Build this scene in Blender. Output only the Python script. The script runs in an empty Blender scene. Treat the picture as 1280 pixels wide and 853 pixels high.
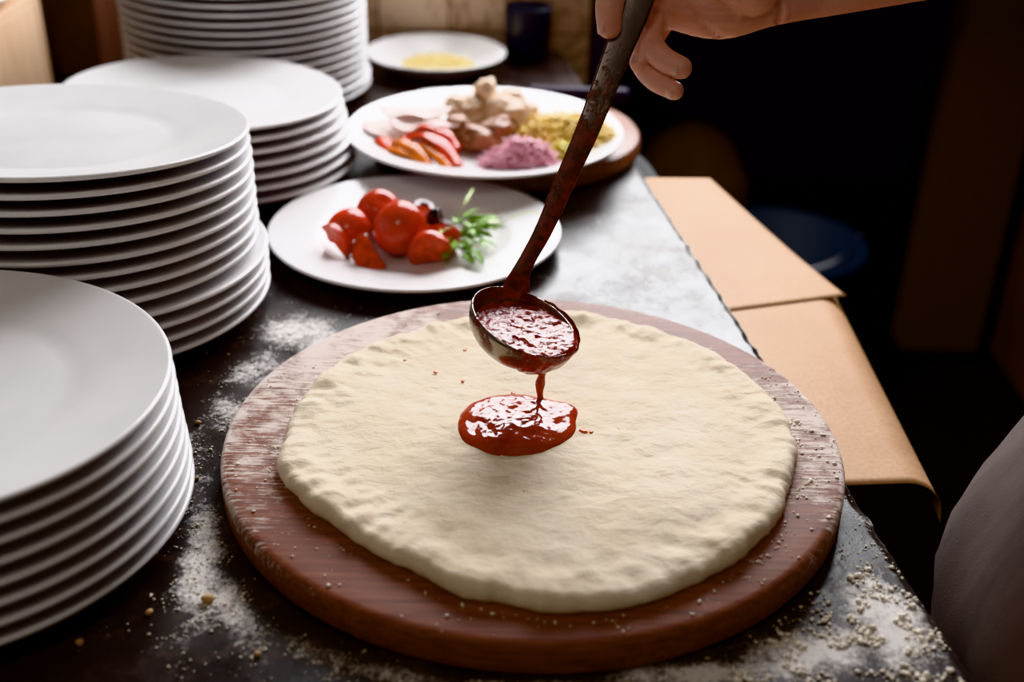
import bpy, bmesh, math, random
from math import sin, cos, pi, radians, sqrt, exp, atan2, hypot
from mathutils import Vector, Matrix, noise

random.seed(7)
Z0 = 0.922            # height of the pizza board's top face above the floor; positions below are given relative to it
T = -0.022            # worktop surface, relative to the board top
col = bpy.context.scene.collection

# ------------------------------------------------------------------ helpers
def V(x, y, z): return Vector((x, y, z))

def tag(o, label=None, cat=None, group=None, kind=None):
    if label: o['label'] = label
    if cat: o['category'] = cat
    if group: o['group'] = group
    if kind: o['kind'] = kind
    return o

def empty(name, loc=(0, 0, 0), rot=(0, 0, 0)):
    o = bpy.data.objects.new(name, None); o.empty_display_size = 0.02
    col.objects.link(o); o.location = (loc[0], loc[1], loc[2] + Z0); o.rotation_euler = rot
    return o

def mesh_obj(name, verts, faces, mat, parent=None, loc=None, rot=(0, 0, 0), smooth=True):
    me = bpy.data.meshes.new(name)
    me.from_pydata([tuple(v) for v in verts], [], faces)
    me.update()
    return link(name, me, mat, parent, loc, rot, smooth)

def link(name, me, mat, parent=None, loc=None, rot=(0, 0, 0), smooth=True):
    if smooth: me.polygons.foreach_set('use_smooth', [True] * len(me.polygons))
    if mat:
        me.materials.clear(); me.materials.append(mat)
    o = bpy.data.objects.new(name, me); col.objects.link(o)
    if parent:
        o.parent = parent
        if loc: o.location = loc
    else:
        l = loc or (0, 0, 0)
        o.location = (l[0], l[1], l[2] + Z0)
    o.rotation_euler = rot
    return o

def bm_obj(name, bm, mat, parent=None, loc=None, rot=(0, 0, 0), smooth=True):
    bmesh.ops.recalc_face_normals(bm, faces=bm.faces)
    me = bpy.data.meshes.new(name); bm.to_mesh(me); bm.free()
    return link(name, me, mat, parent, loc, rot, smooth)

def copy_tree(o, parent=None):
    c = o.copy(); col.objects.link(c)
    if parent: c.parent = parent
    for ch in list(o.children): copy_tree(ch, c)
    return c

def lathe(profile, segs=96, closed=True):
    """profile: list of (r, z); closed profile loops round (a solid of revolution)"""
    verts, faces, rings = [], [], []
    for r, z in profile:
        if r < 1e-6:
            rings.append([len(verts)]); verts.append((0, 0, z))
        else:
            rings.append(list(range(len(verts), len(verts) + segs)))
            for i in range(segs):
                a = 2 * pi * i / segs
                verts.append((r * cos(a), r * sin(a), z))
    n = len(rings)
    for k in range(n if closed else n - 1):
        A, B = rings[k], rings[(k + 1) % n]
        if len(A) == 1 and len(B) == 1: continue
        for i in range(segs):
            j = (i + 1) % segs
            if len(A) == 1: faces.append((A[0], B[j], B[i]))
            elif len(B) == 1: faces.append((A[i], A[j], B[0]))
            else: faces.append((A[i], A[j], B[j], B[i]))
    return verts, faces

def lathe_obj(name, profile, mat, segs=96, parent=None, loc=None, rot=(0, 0, 0), closed=True):
    v, f = lathe(profile, segs, closed)
    bm = bmesh.new()
    vs = [bm.verts.new(p) for p in v]
    for q in f:
        try: bm.faces.new([vs[i] for i in q])
        except ValueError: pass
    return bm_obj(name, bm, mat, parent, loc, rot)

def tube(bm, pts, rad, seg=12, squash=1.0):
    """tube along pts with a radius per point, closed ends"""
    pts = [Vector(p) for p in pts]
    rings = []
    up = Vector((0.13, 0.21, 0.97)).normalized()
    for i, p in enumerate(pts):
        t = (pts[min(i + 1, len(pts) - 1)] - pts[max(i - 1, 0)]).normalized()
        a = t.cross(up)
        if a.length < 1e-3: a = t.cross(Vector((1, 0, 0)))
        a.normalize(); b = t.cross(a).normalized()
        r = rad[i] if hasattr(rad, '__len__') else rad
        rings.append([bm.verts.new(p + (a * cos(2 * pi * k / seg) + b * sin(2 * pi * k / seg) * squash) * r) for k in range(seg)])
    for A, B in zip(rings, rings[1:]):
        for k in range(seg):
            bm.faces.new((A[k], A[(k + 1) % seg], B[(k + 1) % seg], B[k]))
    bm.faces.new(rings[0][::-1]); bm.faces.new(rings[-1])

def box(bm, lo, hi, bevel=0.0):
    M = Matrix.Translation([(a + b) / 2 for a, b in zip(lo, hi)]) @ Matrix.Diagonal([b - a for a, b in zip(lo, hi)] + [1])
    r = bmesh.ops.create_cube(bm, size=1.0, matrix=M)
    if bevel:
        es = list({e for v in r['verts'] for e in v.link_edges})
        bmesh.ops.bevel(bm, geom=es, offset=bevel, segments=2, profile=0.5, affect='EDGES')

def fbm(p, oct=4, lac=2.1, gain=0.5):
    s, a = 0.0, 1.0
    p = Vector(p)
    for _ in range(oct):
        s += a * noise.noise(p); p = p * lac; a *= gain
    return s

def smooth(a, b, x):
    t = min(1, max(0, (x - a) / (b - a))); return t * t * (3 - 2 * t)

def srgb(r, g, b):
    f = lambda c: (c / 255) / 12.92 if c / 255 <= 0.04045 else (((c / 255) + 0.055) / 1.055) ** 2.4
    return (f(r), f(g), f(b), 1)

# ------------------------------------------------------------------ materials
class N:
    def __init__(s, name):
        s.m = bpy.data.materials.new(name); s.m.use_nodes = True
        s.t = s.m.node_tree; s.t.nodes.clear()
        s.out = s.n('ShaderNodeOutputMaterial')
        s.b = s.n('ShaderNodeBsdfPrincipled'); s.l(s.b.outputs[0], s.out.inputs[0])
    def n(s, k, **kw):
        x = s.t.nodes.new(k)
        for a, b in kw.items(): setattr(x, a, b)
        return x
    def l(s, a, b): s.t.links.new(a, b)
    def set(s, **kw):
        for k, v in kw.items():
            k = k.replace('_', ' ')
            if isinstance(v, bpy.types.NodeSocket): s.l(v, s.b.inputs[k])
            else: s.b.inputs[k].default_value = v
        return s
    def coord(s, kind='Object', scale=(1, 1, 1), rot=(0, 0, 0)):
        c = s.n('ShaderNodeTexCoord'); m = s.n('ShaderNodeMapping')
        m.inputs['Scale'].default_value = scale; m.inputs['Rotation'].default_value = rot
        s.l(c.outputs[kind], m.inputs[0]); return m.outputs[0]
    def noise(s, vec, scale, detail=4, rough=0.55, dist=0.0):
        x = s.n('ShaderNodeTexNoise'); x.inputs['Scale'].default_value = scale
        x.inputs['Detail'].default_value = detail; x.inputs['Roughness'].default_value = rough
        x.inputs['Distortion'].default_value = dist
        s.l(vec, x.inputs['Vector']); return x.outputs['Fac']
    def ramp(s, fac, stops, interp='LINEAR'):
        x = s.n('ShaderNodeValToRGB'); x.color_ramp.interpolation = interp
        e = x.color_ramp.elements
        while len(e) < len(stops): e.new(0.5)
        for i, (p, c) in enumerate(stops):
            e[i].position = p; e[i].color = c if hasattr(c, '__len__') else (c, c, c, 1)
        s.l(fac, x.inputs[0]); return x.outputs[0]
    def mix(s, fac, a, b, mode='MIX'):
        x = s.n('ShaderNodeMix', data_type='RGBA', blend_type=mode)
        for sock, v in ((x.inputs[0], fac), (x.inputs[6], a), (x.inputs[7], b)):
            if isinstance(v, bpy.types.NodeSocket): s.l(v, sock)
            else: sock.default_value = v
        return x.outputs[2]
    def math(s, op, a, b=0.0, clamp=False):
        x = s.n('ShaderNodeMath', operation=op, use_clamp=clamp)
        for sock, v in ((x.inputs[0], a), (x.inputs[1], b)):
            if isinstance(v, bpy.types.NodeSocket): s.l(v, sock)
            else: sock.default_value = v
        return x.outputs[0]
    def attr(s, name):
        x = s.n('ShaderNodeAttribute'); x.attribute_name = name; return x.outputs['Fac']
    def bump(s, h, strength=0.3, dist=0.001):
        x = s.n('ShaderNodeBump'); x.inputs['Strength'].default_value = strength
        x.inputs['Distance'].default_value = dist
        s.l(h, x.inputs['Height']); s.l(x.outputs[0], s.b.inputs['Normal']); return s

def plain(name, c, rough=0.5, var=0.12, scale=60, bump=0.0, **kw):
    """a simple procedural material: colour broken by noise"""
    n = N(name); co = n.coord()
    f = n.noise(co, scale)
    lo = tuple(x * (1 - var) for x in c[:3]) + (1,); hi = tuple(min(1, x * (1 + var)) for x in c[:3]) + (1,)
    n.set(Base_Color=n.ramp(f, [(0.3, lo), (0.7, hi)]), Roughness=rough, **kw)
    if bump: n.bump(f, bump, 0.002)
    return n.m

# white porcelain, faintly mottled
n = N('porcelain'); co = n.coord()
n.set(Base_Color=n.ramp(n.noise(co, 14), [(0.3, srgb(226, 224, 226)), (0.7, srgb(236, 234, 234))]),
      Roughness=0.25, Specular_IOR_Level=0.5)
PORC = n.m

# worktop: dark stained, scratched, floury
n = N('worktop_dark'); co = n.coord()
f1 = n.noise(co, 9, 6, 0.65); f2 = n.noise(co, 60, 5, 0.7); f3 = n.noise(n.coord(scale=(1, 0.25, 1), rot=(0, 0, 0.4)), 140, 3)
base = n.mix(n.ramp(f1, [(0.35, 0.0), (0.65, 1.0)]), srgb(24, 17, 16), srgb(44, 33, 30))
base = n.mix(n.ramp(f2, [(0.55, 0.0), (0.75, 0.7)]), base, srgb(84, 58, 46))
fl = n.attr('flour')
nz = n.math('ADD', n.math('MULTIPLY', n.noise(co, 45, 6, 0.7, 0.6), 0.55), n.math('MULTIPLY', n.noise(co, 330, 3, 0.8), 0.45))
thr = n.math('SUBTRACT', 0.80, n.math('MULTIPLY', fl, 0.5))
mask = n.math('MULTIPLY', n.math('SUBTRACT', nz, thr), 5.5, True)
haze = n.math('MULTIPLY', n.math('MULTIPLY', fl, fl), 0.10)
mask = n.math('MAXIMUM', mask, haze)
n.set(Base_Color=n.mix(mask, base, srgb(232, 226, 222)),
      Roughness=n.math('ADD', n.math('MULTIPLY', mask, 0.45), n.math('ADD', n.ramp(f2, [(0.3, 0.20), (0.7, 0.34)]), n.ramp(f1, [(0.35, 0.0), (0.65, 0.16)]))), Specular_IOR_Level=0.27)
n.bump(n.math('ADD', n.math('MULTIPLY', f2, 0.4), n.math('ADD', n.math('MULTIPLY', f3, 0.25), n.math('MULTIPLY', mask, 0.8))), 0.35, 0.0012)
TABLE = n.m

# pizza board wood with flour rubbed into the grain
n = N('board_wood'); co = n.coord()
g = n.noise(n.coord(scale=(3, 60, 60)), 5.0, 5, 0.6, 0.3)
g2 = n.noise(n.coord(scale=(5, 160, 160)), 4.0, 3, 0.6)
c = n.ramp(g, [(0.25, srgb(82, 42, 30)), (0.5, srgb(120, 68, 49)), (0.75, srgb(146, 90, 68))])
c = n.mix(n.ramp(g2, [(0.55, 0.0), (0.75, 0.5)]), c, srgb(62, 30, 22))
fl = n.attr('flour')
st = n.noise(n.coord(scale=(14, 170, 60)), 3.0, 4, 0.75)
bl = n.noise(co, 55, 5, 0.7, 0.4)
nz = n.math('ADD', n.math('MULTIPLY', st, 0.6), n.math('MULTIPLY', bl, 0.4))
mask = n.math('MULTIPLY', n.math('SUBTRACT', nz, n.math('SUBTRACT', 0.78, n.math('MULTIPLY', fl, 0.40))), 9.0, True)
mask = n.math('MAXIMUM', n.math('MULTIPLY', mask, 0.85), n.math('MULTIPLY', fl, 0.05))
n.set(Base_Color=n.mix(mask, c, srgb(230, 216, 208)), Roughness=n.math('ADD', n.math('MULTIPLY', mask, 0.30), 0.52), Specular_IOR_Level=0.22)
n.bump(n.math('ADD', n.math('MULTIPLY', g2, -0.5), n.math('MULTIPLY', mask, 0.5)), 0.35, 0.001)
WOOD = n.m

n = N('serving_wood')
g = n.noise(n.coord(scale=(3, 50, 50)), 5.0, 5, 0.6, 0.3)
n.set(Base_Color=n.ramp(g, [(0.25, srgb(96, 58, 44)), (0.75, srgb(170, 120, 96))]), Roughness=0.4)
WOOD2 = n.m

# raw dough
n = N('raw_dough'); co = n.coord()
f1 = n.noise(co, 16, 5, 0.6); f2 = n.noise(co, 130, 5, 0.65, 0.4); f3 = n.noise(n.coord(scale=(1, 1.5, 1), rot=(0, 0, 0.35)), 55, 5, 0.6, 0.4)
c = n.ramp(f1, [(0.3, srgb(232, 214, 188)), (0.7, srgb(241, 228, 206))])
c = n.mix(n.ramp(f2, [(0.55, 0.0), (0.8, 0.45)]), c, srgb(246, 238, 224))
n.set(Base_Color=c, Roughness=0.8, Subsurface_Weight=0.12, Subsurface_Radius=(0.006, 0.004, 0.002), Subsurface_Scale=0.6, Specular_IOR_Level=0.1)
n.bump(n.math('ADD', n.math('MULTIPLY', f2, 0.35), f3), 0.6, 0.0024)
DOUGH = n.m

# tomato sauce, wet
n = N('tomato_sauce'); co = n.coord()
f1 = n.noise(co, 150, 4, 0.6, 0.3); f2 = n.noise(co, 420, 3, 0.6)
c = n.ramp(f1, [(0.3, srgb(116, 24, 14)), (0.55, srgb(150, 46, 28)), (0.75, srgb(180, 80, 48))])
n.set(Base_Color=c, Roughness=0.11, Specular_IOR_Level=0.6, Subsurface_Weight=0.1, Subsurface_Radius=(0.004, 0.001, 0.0005), Subsurface_Scale=0.5)
n.bump(n.math('ADD', f1, n.math('MULTIPLY', f2, 0.3)), 0.85, 0.0018)
SAUCE = n.m
n = N('puddle_sauce'); co = n.coord()
f1 = n.noise(co, 70, 3, 0.5, 0.3); f2 = n.noise(co, 400, 3, 0.6)
c = n.ramp(f1, [(0.3, srgb(146, 46, 30)), (0.7, srgb(176, 74, 50))])
n.set(Base_Color=c, Roughness=0.13, Specular_IOR_Level=0.5, Subsurface_Weight=0.1, Subsurface_Radius=(0.004, 0.001, 0.0005), Subsurface_Scale=0.5)
n.bump(n.math('ADD', f1, n.math('MULTIPLY', f2, 0.22)), 0.4, 0.0012)
PUDDLE = n.m
n = N('thin_sauce')
n.set(Base_Color=n.ramp(n.noise(n.coord(), 200), [(0.3, srgb(190, 66, 22)), (0.7, srgb(224, 108, 44))]), Roughness=0.15, Subsurface_Weight=0.3,
      Subsurface_Radius=(0.004, 0.0015, 0.0006), Subsurface_Scale=0.6)
THIN = n.m

# ladle metal, sauce dried on the lower handle
n = N('ladle_handle_metal'); co = n.coord()
sep = n.n('ShaderNodeSeparateXYZ'); n.l(co, sep.inputs[0])
h = n.ramp(sep.outputs[2], [(0.02, 1.0), (0.20, 0.0)])
nz = n.noise(co, 85, 5, 0.7, 0.5); nz2 = n.ramp(n.noise(co, 170, 4, 0.7), [(0.4, 0.0), (0.6, 1.0)])
m = n.math('MULTIPLY', n.math('SUBTRACT', n.math('ADD', nz, n.math('MULTIPLY', h, 0.75)), 0.78), 6, True)
n.set(Base_Color=n.mix(m, srgb(112, 104, 102), n.mix(nz2, srgb(70, 24, 16), srgb(122, 38, 22))), Metallic=n.math('SUBTRACT', 1.0, m), Roughness=n.math('ADD', n.math('MULTIPLY', nz, 0.28), 0.22))
n.bump(n.math('ADD', n.math('MULTIPLY', m, 0.8), n.math('MULTIPLY', nz, 0.3)), 0.5, 0.001)
HANDLE = n.m
n = N('ladle_bowl_metal'); co = n.coord()
nz = n.noise(co, 60, 5, 0.7, 0.6)
m = n.math('MULTIPLY', n.math('SUBTRACT', nz, 0.47), 9, True)
n.set(Base_Color=n.mix(m, srgb(150, 140, 132), srgb(110, 24, 10)), Metallic=n.math('SUBTRACT', 1.0, m), Roughness=0.24)
n.bump(m, 0.4, 0.0008)
BOWL = n.m

# skin
n = N('skin'); co = n.coord('Object')
f1 = n.noise(co, 45, 4); f2 = n.noise(co, 700, 3, 0.6); f3 = n.noise(n.coord(scale=(1, 1, 2.4)), 260, 4, 0.6, 0.5)
c = n.ramp(f1, [(0.3, srgb(222, 164, 148)), (0.7, srgb(234, 184, 168))])
n.set(Base_Color=c, Roughness=0.46, Subsurface_Weight=0.15, Subsurface_Radius=(0.006, 0.0025, 0.0015), Subsurface_Scale=0.5, Specular_IOR_Level=0.4)
n.bump(n.math('ADD', n.math('MULTIPLY', f2, 0.4), f3), 0.3, 0.0007)
SKIN = n.m
NAIL = plain('nail', srgb(236, 190, 176), 0.25)

PAPER = N('kraft_paper'); n = PAPER; co = n.coord()
f = n.noise(n.coord(scale=(1, 1, 1)), 300, 4); f1 = n.noise(co, 12, 4)
n.set(Base_Color=n.mix(n.ramp(f, [(0.4, 0.0), (0.7, 0.5)]), n.ramp(f1, [(0.3, srgb(188, 146, 110)), (0.7, srgb(206, 166, 130))]), srgb(170, 128, 94)), Roughness=0.62, Specular_IOR_Level=0.3)
n.bump(f1, 0.2, 0.004)
PAPER = n.m

TOMATO = plain('tomato_skin', srgb(202, 70, 46), 0.2, 0.2, 60, Subsurface_Weight=0.1, Subsurface_Radius=(0.004, 0.001, 0.001), Subsurface_Scale=0.5)
TOMCUT = plain('tomato_flesh', srgb(206, 78, 50), 0.22, 0.35, 160, 0.3)
OLIVE = plain('olive_black', srgb(34, 24, 34), 0.18)
OLIVECUT = plain('olive_flesh', srgb(98, 70, 78), 0.35)
GREEN = plain('leaf_green', srgb(112, 152, 46), 0.6, 0.35, 90, Subsurface_Weight=0.15, Subsurface_Radius=(0.002, 0.004, 0.001), Subsurface_Scale=0.5)
PALEGREEN = plain('stem_green', srgb(190, 208, 130), 0.45)
PEPPER = plain('red_pepper', srgb(206, 62, 18), 0.22, 0.35, 35)
PEPPERO = plain('orange_pepper', srgb(226, 122, 34), 0.25, 0.25, 50)
HAM = plain('ham_pink', srgb(248, 228, 222), 0.4, 0.06, 40, 0.2)
MUSHL = plain('chicken_pale', srgb(232, 204, 176), 0.5, 0.18, 60, 0.3)
MUSHD = plain('chicken_brown', srgb(158, 112, 86), 0.5, 0.3, 60, 0.3)
ONION = plain('pink_shreds', srgb(246, 180, 196), 0.35, 0.2, 90)
CORN = plain('yellow_shreds', srgb(255, 220, 136), 0.4, 0.16, 60)
PICKLE = plain('green_yellow_shreds', srgb(196, 180, 52), 0.4, 0.2, 60)
CHEESE = plain('pale_cheese', srgb(244, 226, 158), 0.55, 0.08, 60)
FLOUR = plain('flour_white', srgb(240, 230, 214), 0.9, 0.05, 200)
CRUMB = plain('dough_crumb', srgb(190, 156, 116), 0.8, 0.2, 300)
APRON = N('apron_cloth'); n = APRON
w = n.noise(n.coord(scale=(1, 1, 0.12)), 30, 4); w2 = n.noise(n.coord(), 900, 2)
n.set(Base_Color=n.ramp(w, [(0.3, srgb(74, 62, 59)), (0.7, srgb(98, 84, 79))]), Roughness=0.85); n.bump(w2, 0.25, 0.001)
APRON = n.m
SHIRT = plain('shirt_dark', srgb(40, 40, 44), 0.85, 0.15, 100)
TROUS = plain('trousers_dark', srgb(26, 26, 30), 0.9)
SHOE = plain('shoe_black', srgb(16, 15, 15), 0.4)
NAVY = plain('navy_ceramic', srgb(26, 26, 46), 0.35)
KNIFEH = plain('knife_handle', srgb(46, 36, 54), 0.7, Specular_IOR_Level=0.2)
STEEL = plain('steel', srgb(170, 170, 175), 0.3, Metallic=1.0)
PALEWOOD = N('pale_wood'); n = PALEWOOD
n.set(Base_Color=n.ramp(n.noise(n.coord(scale=(40, 40, 4)), 3, 4), [(0.3, srgb(224, 182, 146)), (0.7, srgb(238, 204, 172))]), Roughness=0.6); PALEWOOD = n.m
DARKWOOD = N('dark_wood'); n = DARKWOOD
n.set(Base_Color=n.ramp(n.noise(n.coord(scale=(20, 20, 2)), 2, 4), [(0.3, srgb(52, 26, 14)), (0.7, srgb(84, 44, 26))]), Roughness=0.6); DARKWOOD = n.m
BLACKISH = plain('near_black', srgb(20, 18, 18), 0.8)
# tiled wall
n = N('wall_tile'); co = n.coord()
br = n.n('ShaderNodeTexBrick'); br.offset = 0.0
br.inputs['Scale'].default_value = 1; br.inputs['Brick Width'].default_value = 0.1; br.inputs['Row Height'].default_value = 0.1; br.inputs['Mortar Size'].default_value = 0.0022
br.inputs['Color1'].default_value = srgb(226, 200, 174); br.inputs['Color2'].default_value = srgb(212, 182, 154); br.inputs['Mortar'].default_value = srgb(150, 124, 100)
n.l(n.coord(rot=(pi / 2, 0, 0)), br.inputs['Vector'])
pat = n.ramp(n.noise(co, 28, 3, 0.5, 1.2), [(0.5, 0.0), (0.62, 0.55)])
n.set(Base_Color=n.mix(pat, br.outputs[0], srgb(138, 98, 72)), Roughness=0.4)
TILE = n.m
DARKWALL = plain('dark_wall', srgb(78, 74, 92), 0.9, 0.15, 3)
BROWNWALL = plain('brown_wall', srgb(96, 60, 42), 0.9, 0.15, 3)
WHITEWALL = plain('plaster', srgb(180, 170, 158), 0.9, 0.06, 5)
FLOOR = plain('floor_dark', srgb(16, 12, 11), 0.95, 0.25, 6, Specular_IOR_Level=0.05)
FRAME = plain('window_paint', srgb(214, 210, 204), 0.5)

# ------------------------------------------------------------------ room shell
def struct(name, lo, hi, mat):
    bm = bmesh.new(); box(bm, lo, hi)
    return tag(bm_obj(name, bm, mat, smooth=False), kind='structure')
FZ = -Z0
struct('floor', (-1.6, -1.6, FZ - 0.05), (2.3, 3.7, FZ), FLOOR)
struct('wall_left', (-1.65, -1.6, FZ), (-1.6, 1.75, 1.7), WHITEWALL)
struct('wall_right', (2.3, -1.6, FZ), (2.35, 3.7, 1.7), BROWNWALL)
struct('wall_back', (-1.6, 1.705, FZ), (0.10, 1.76, 0.17), TILE)          # tiled strip behind the worktop, under the window
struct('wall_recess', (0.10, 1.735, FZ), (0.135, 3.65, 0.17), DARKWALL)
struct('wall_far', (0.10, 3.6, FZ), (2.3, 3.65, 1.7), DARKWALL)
struct('ceiling', (-1.6, -1.6, 1.7), (2.3, 3.7, 1.75), WHITEWALL)

# ------------------------------------------------------------------ worktop
def edge_x(y): return 0.133 - 0.1505 * (y - 1.222)
BC = (0.0150, 0.6626)      # board centre
blobs = [  # x, y, sx, sy, angle, amount : where flour lies on the worktop
    (-0.178, 0.550, 0.013, 0.055, 0.2, 0.95), (-0.150, 0.510, 0.012, 0.038, 0.55, 0.85), (-0.172, 0.505, 0.02, 0.03, 0.1, 0.6), (-0.165, 0.835, 0.035, 0.03, -0.6, 0.9),
    (-0.19, 0.775, 0.02, 0.03, 0, 0.75), (-0.2, 0.715, 0.02, 0.03, 0, 0.7), (-0.215, 0.66, 0.02, 0.05, 0, 0.6), (-0.19, 0.60, 0.012, 0.06, 0.25, 0.6),
    (0.212, 0.515, 0.022, 0.045, 0.15, 1.0), (0.165, 0.487, 0.05, 0.018, 0.35, 0.95), (0.10, 0.468, 0.06, 0.010, 0.15, 0.9),
    (0.03, 0.455, 0.06, 0.008, 0.0, 0.85), (-0.04, 0.457, 0.05, 0.008, -0.25, 0.85), (-0.10, 0.478, 0.05, 0.010, -0.5, 0.7),
    (0.225, 0.60, 0.012, 0.05, 0.1, 0.55), (0.12, 1.0, 0.07, 0.14, 0.1, 0.62), (0.16, 0.90, 0.04, 0.08, 0.1, 0.5), (0.06, 0.92, 0.10, 0.05, 0, 0.55),
    (-0.22, 0.50, 0.05, 0.05, 0, 0.35), (-0.26, 0.45, 0.06, 0.05, 0, 0.3), (0.12, 1.13, 0.03, 0.05, 0, 0.55)]
def flour_at(x, y):
    s = 0
    for bx, by, sx, sy, a, k in blobs:
        dx, dy = x - bx, y - by
        u = dx * cos(a) + dy * sin(a); v = -dx * sin(a) + dy * cos(a)
        e = (u / sx) ** 2 + (v / sy) ** 2
        if e < 9: s = max(s, k * exp(-e * 0.5)) if e > 0 else max(s, k)
    d = hypot(x - BC[0], y - BC[1]) - 0.2
    if d > 0: s = max(s, 0.42 * exp(-((d - 0.012) / 0.02) ** 2))
    return min(1.15, s + 0.05)
NX, NY = 330, 360
X0, Y0, Y1 = -1.0, 0.05, 1.70
verts, fl = [], []
for j in range(NY + 1):
    t = j / NY; y = Y0 + (Y1 - Y0) * t
    xe = edge_x(y) + 0.0022 * fbm((0, y * 60, 0), 3)
    for i in range(NX + 1):
        s = i / NX; s = 1 - (1 - s) ** 1.6
        x = X0 + (xe - X0) * s
        verts.append((x, y, T + 0.00025 * noise.noise(Vector((x * 40, y * 40, 0))) - 0.0004 - (0.0025 * smooth(0.006, 0.0, xe - x)))); fl.append(flour_at(x, y))
faces = []
for j in range(NY):
    for i in range(NX):
        a = j * (NX + 1) + i; faces.append((a, a + 1, a + NX + 2, a + NX + 1))
nb = len(verts)
rim = [j * (NX + 1) + NX for j in range(NY + 1)]
rim = [i for i in range(NX + 1)] + rim[1:] + [NY * (NX + 1) + i for i in range(NX - 1, -1, -1)] + [j * (NX + 1) for j in range(NY - 1, 0, -1)]
for i in rim:
    x, y, z = verts[i]; verts.append((x, y, T - 0.020)); fl.append(0.1)
for k in range(len(rim)):
    k2 = (k + 1) % len(rim); faces.append((rim[k], nb + k, nb + k2, rim[k2]))
faces.append(tuple(nb + k for k in range(len(rim)))[::-1])
wt = mesh_obj('worktop', verts, faces, TABLE)
a = wt.data.attributes.new('flour', 'FLOAT', 'POINT'); a.data.foreach_set('value', fl)
tag(wt, 'dark stained worktop dusted with flour, under the plates and the pizza board', 'worktop')

# cabinet under the worktop with a ledge that carries the brown paper
bm = bmesh.new()
def prism(bm, pts, z0, z1):
    lo = [bm.verts.new((x, y, z0)) for x, y in pts]; hi = [bm.verts.new((x, y, z1)) for x, y in pts]
    k = len(pts)
    for i in range(k): bm.faces.new((lo[i], lo[(i + 1) % k], hi[(i + 1) % k], hi[i]))
    bm.faces.new(lo[::-1]); bm.faces.new(hi)
prism(bm, [(X0 + 0.02, 0.08), (edge_x(0.08) - 0.12, 0.08), (edge_x(1.69) - 0.12, 1.69), (X0 + 0.02, 1.69)], FZ, T - 0.030)
cb = empty('base_cabinet', (0, 0, 0)); tag(cb, 'dark base cabinet carrying the floured worktop, below its overhanging edge', 'cabinet')
bm_obj('carcass', bm, BLACKISH, cb, smooth=False)
bm = bmesh.new()
prism(bm, [(X0 + 0.02, 0.6), (edge_x(0.6) + 0.015, 0.70), (edge_x(1.3) + 0.03, 1.3), (edge_x(1.69) - 0.02, 1.69), (X0 + 0.02, 1.69)], T - 0.030, T - 0.0215)
bm_obj('ledge', bm, BLACKISH, cb, smooth=False)

# ------------------------------------------------------------------ brown paper sheets
def sheet(name, P, nu, nv, thick, label):
    """P(u, v) -> point; a thin sheet with two faces"""
    v, f = [], []
    for side in (0, 1):
        for j in range(nv + 1):
            for i in range(nu + 1):
                p = P(i / nu, j / nv); v.append((p[0], p[1], p[2] + side * thick))
    m = (nu + 1) * (nv + 1)
    for j in range(nv):
        for i in range(nu):
            a = j * (nu + 1) + i
            f.append((a, a + nu + 1, a + nu + 2, a + 1)); f.append((m + a, m + a + 1, m + a + nu + 2, m + a + nu + 1))
    ring = [i for i in range(nu + 1)] + [j * (nu + 1) + nu for j in range(1, nv + 1)] + [nv * (nu + 1) + i for i in range(nu - 1, -1, -1)] + [j * (nu + 1) for j in range(nv - 1, 0, -1)]
    for k in range(len(ring)):
        a, b = ring[k], ring[(k + 1) % len(ring)]; f.append((a, b, m + b, m + a))
    o = mesh_obj(name, v, f, PAPER); tag(o, label, 'paper'); return o
def lerp(a, b, t): return a + (b - a) * t
PZ = T - 0.0207
def upper(u, v):     # v: near -> far, u: left -> right
    xl, yl = lerp(0.11, 0.06, v), lerp(0.905, 1.245, v)
    xr, yr = lerp(0.298, 0.214, v ** 0.9), lerp(0.966, 1.252, v)
    x, y = lerp(xl, xr, u), lerp(yl, yr, u)
    over = max(0, x - edge_x(y) - 0.012)
    return (x, y, PZ + 0.0004  + 0.0006 * noise.noise(Vector((x * 12, y * 12, 3))) * smooth(0, 0.03, over) * smooth(0.0, 0.25, v))
sheet('kraft_paper', upper, 40, 40, 0.00025, 'upper sheet of brown paper sticking out from under the far right worktop edge')
def lower(u, v):
    xl, yl = lerp(0.15, 0.11, v), lerp(0.665, 0.99, v)
    L = lerp(0.175, 0.19, v)
    s = u * L
    x0 = xl; dirx, diry = 0.995, 0.10
    # runs flat, then rolls over a soft bend and droops
    flat = lerp(0.122, 0.162, v); R = 0.030
    if s < flat: dx, dz = s, 0
    else:
        a = min((s - flat) / R, 1.45); dx = flat + R * sin(a); dz = -R * (1 - cos(a))
        rest = (s - flat) - a * R
        if rest > 0: dx += rest * cos(1.45); dz -= rest * sin(1.45)
    return (x0 + dirx * dx, yl + diry * dx, PZ - 0.0006 + dz)
sheet('kraft_paper', lower, 70, 40, 0.00025, 'lower sheet of brown paper drooping over beside the pizza board, its front edge curled down')

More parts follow.
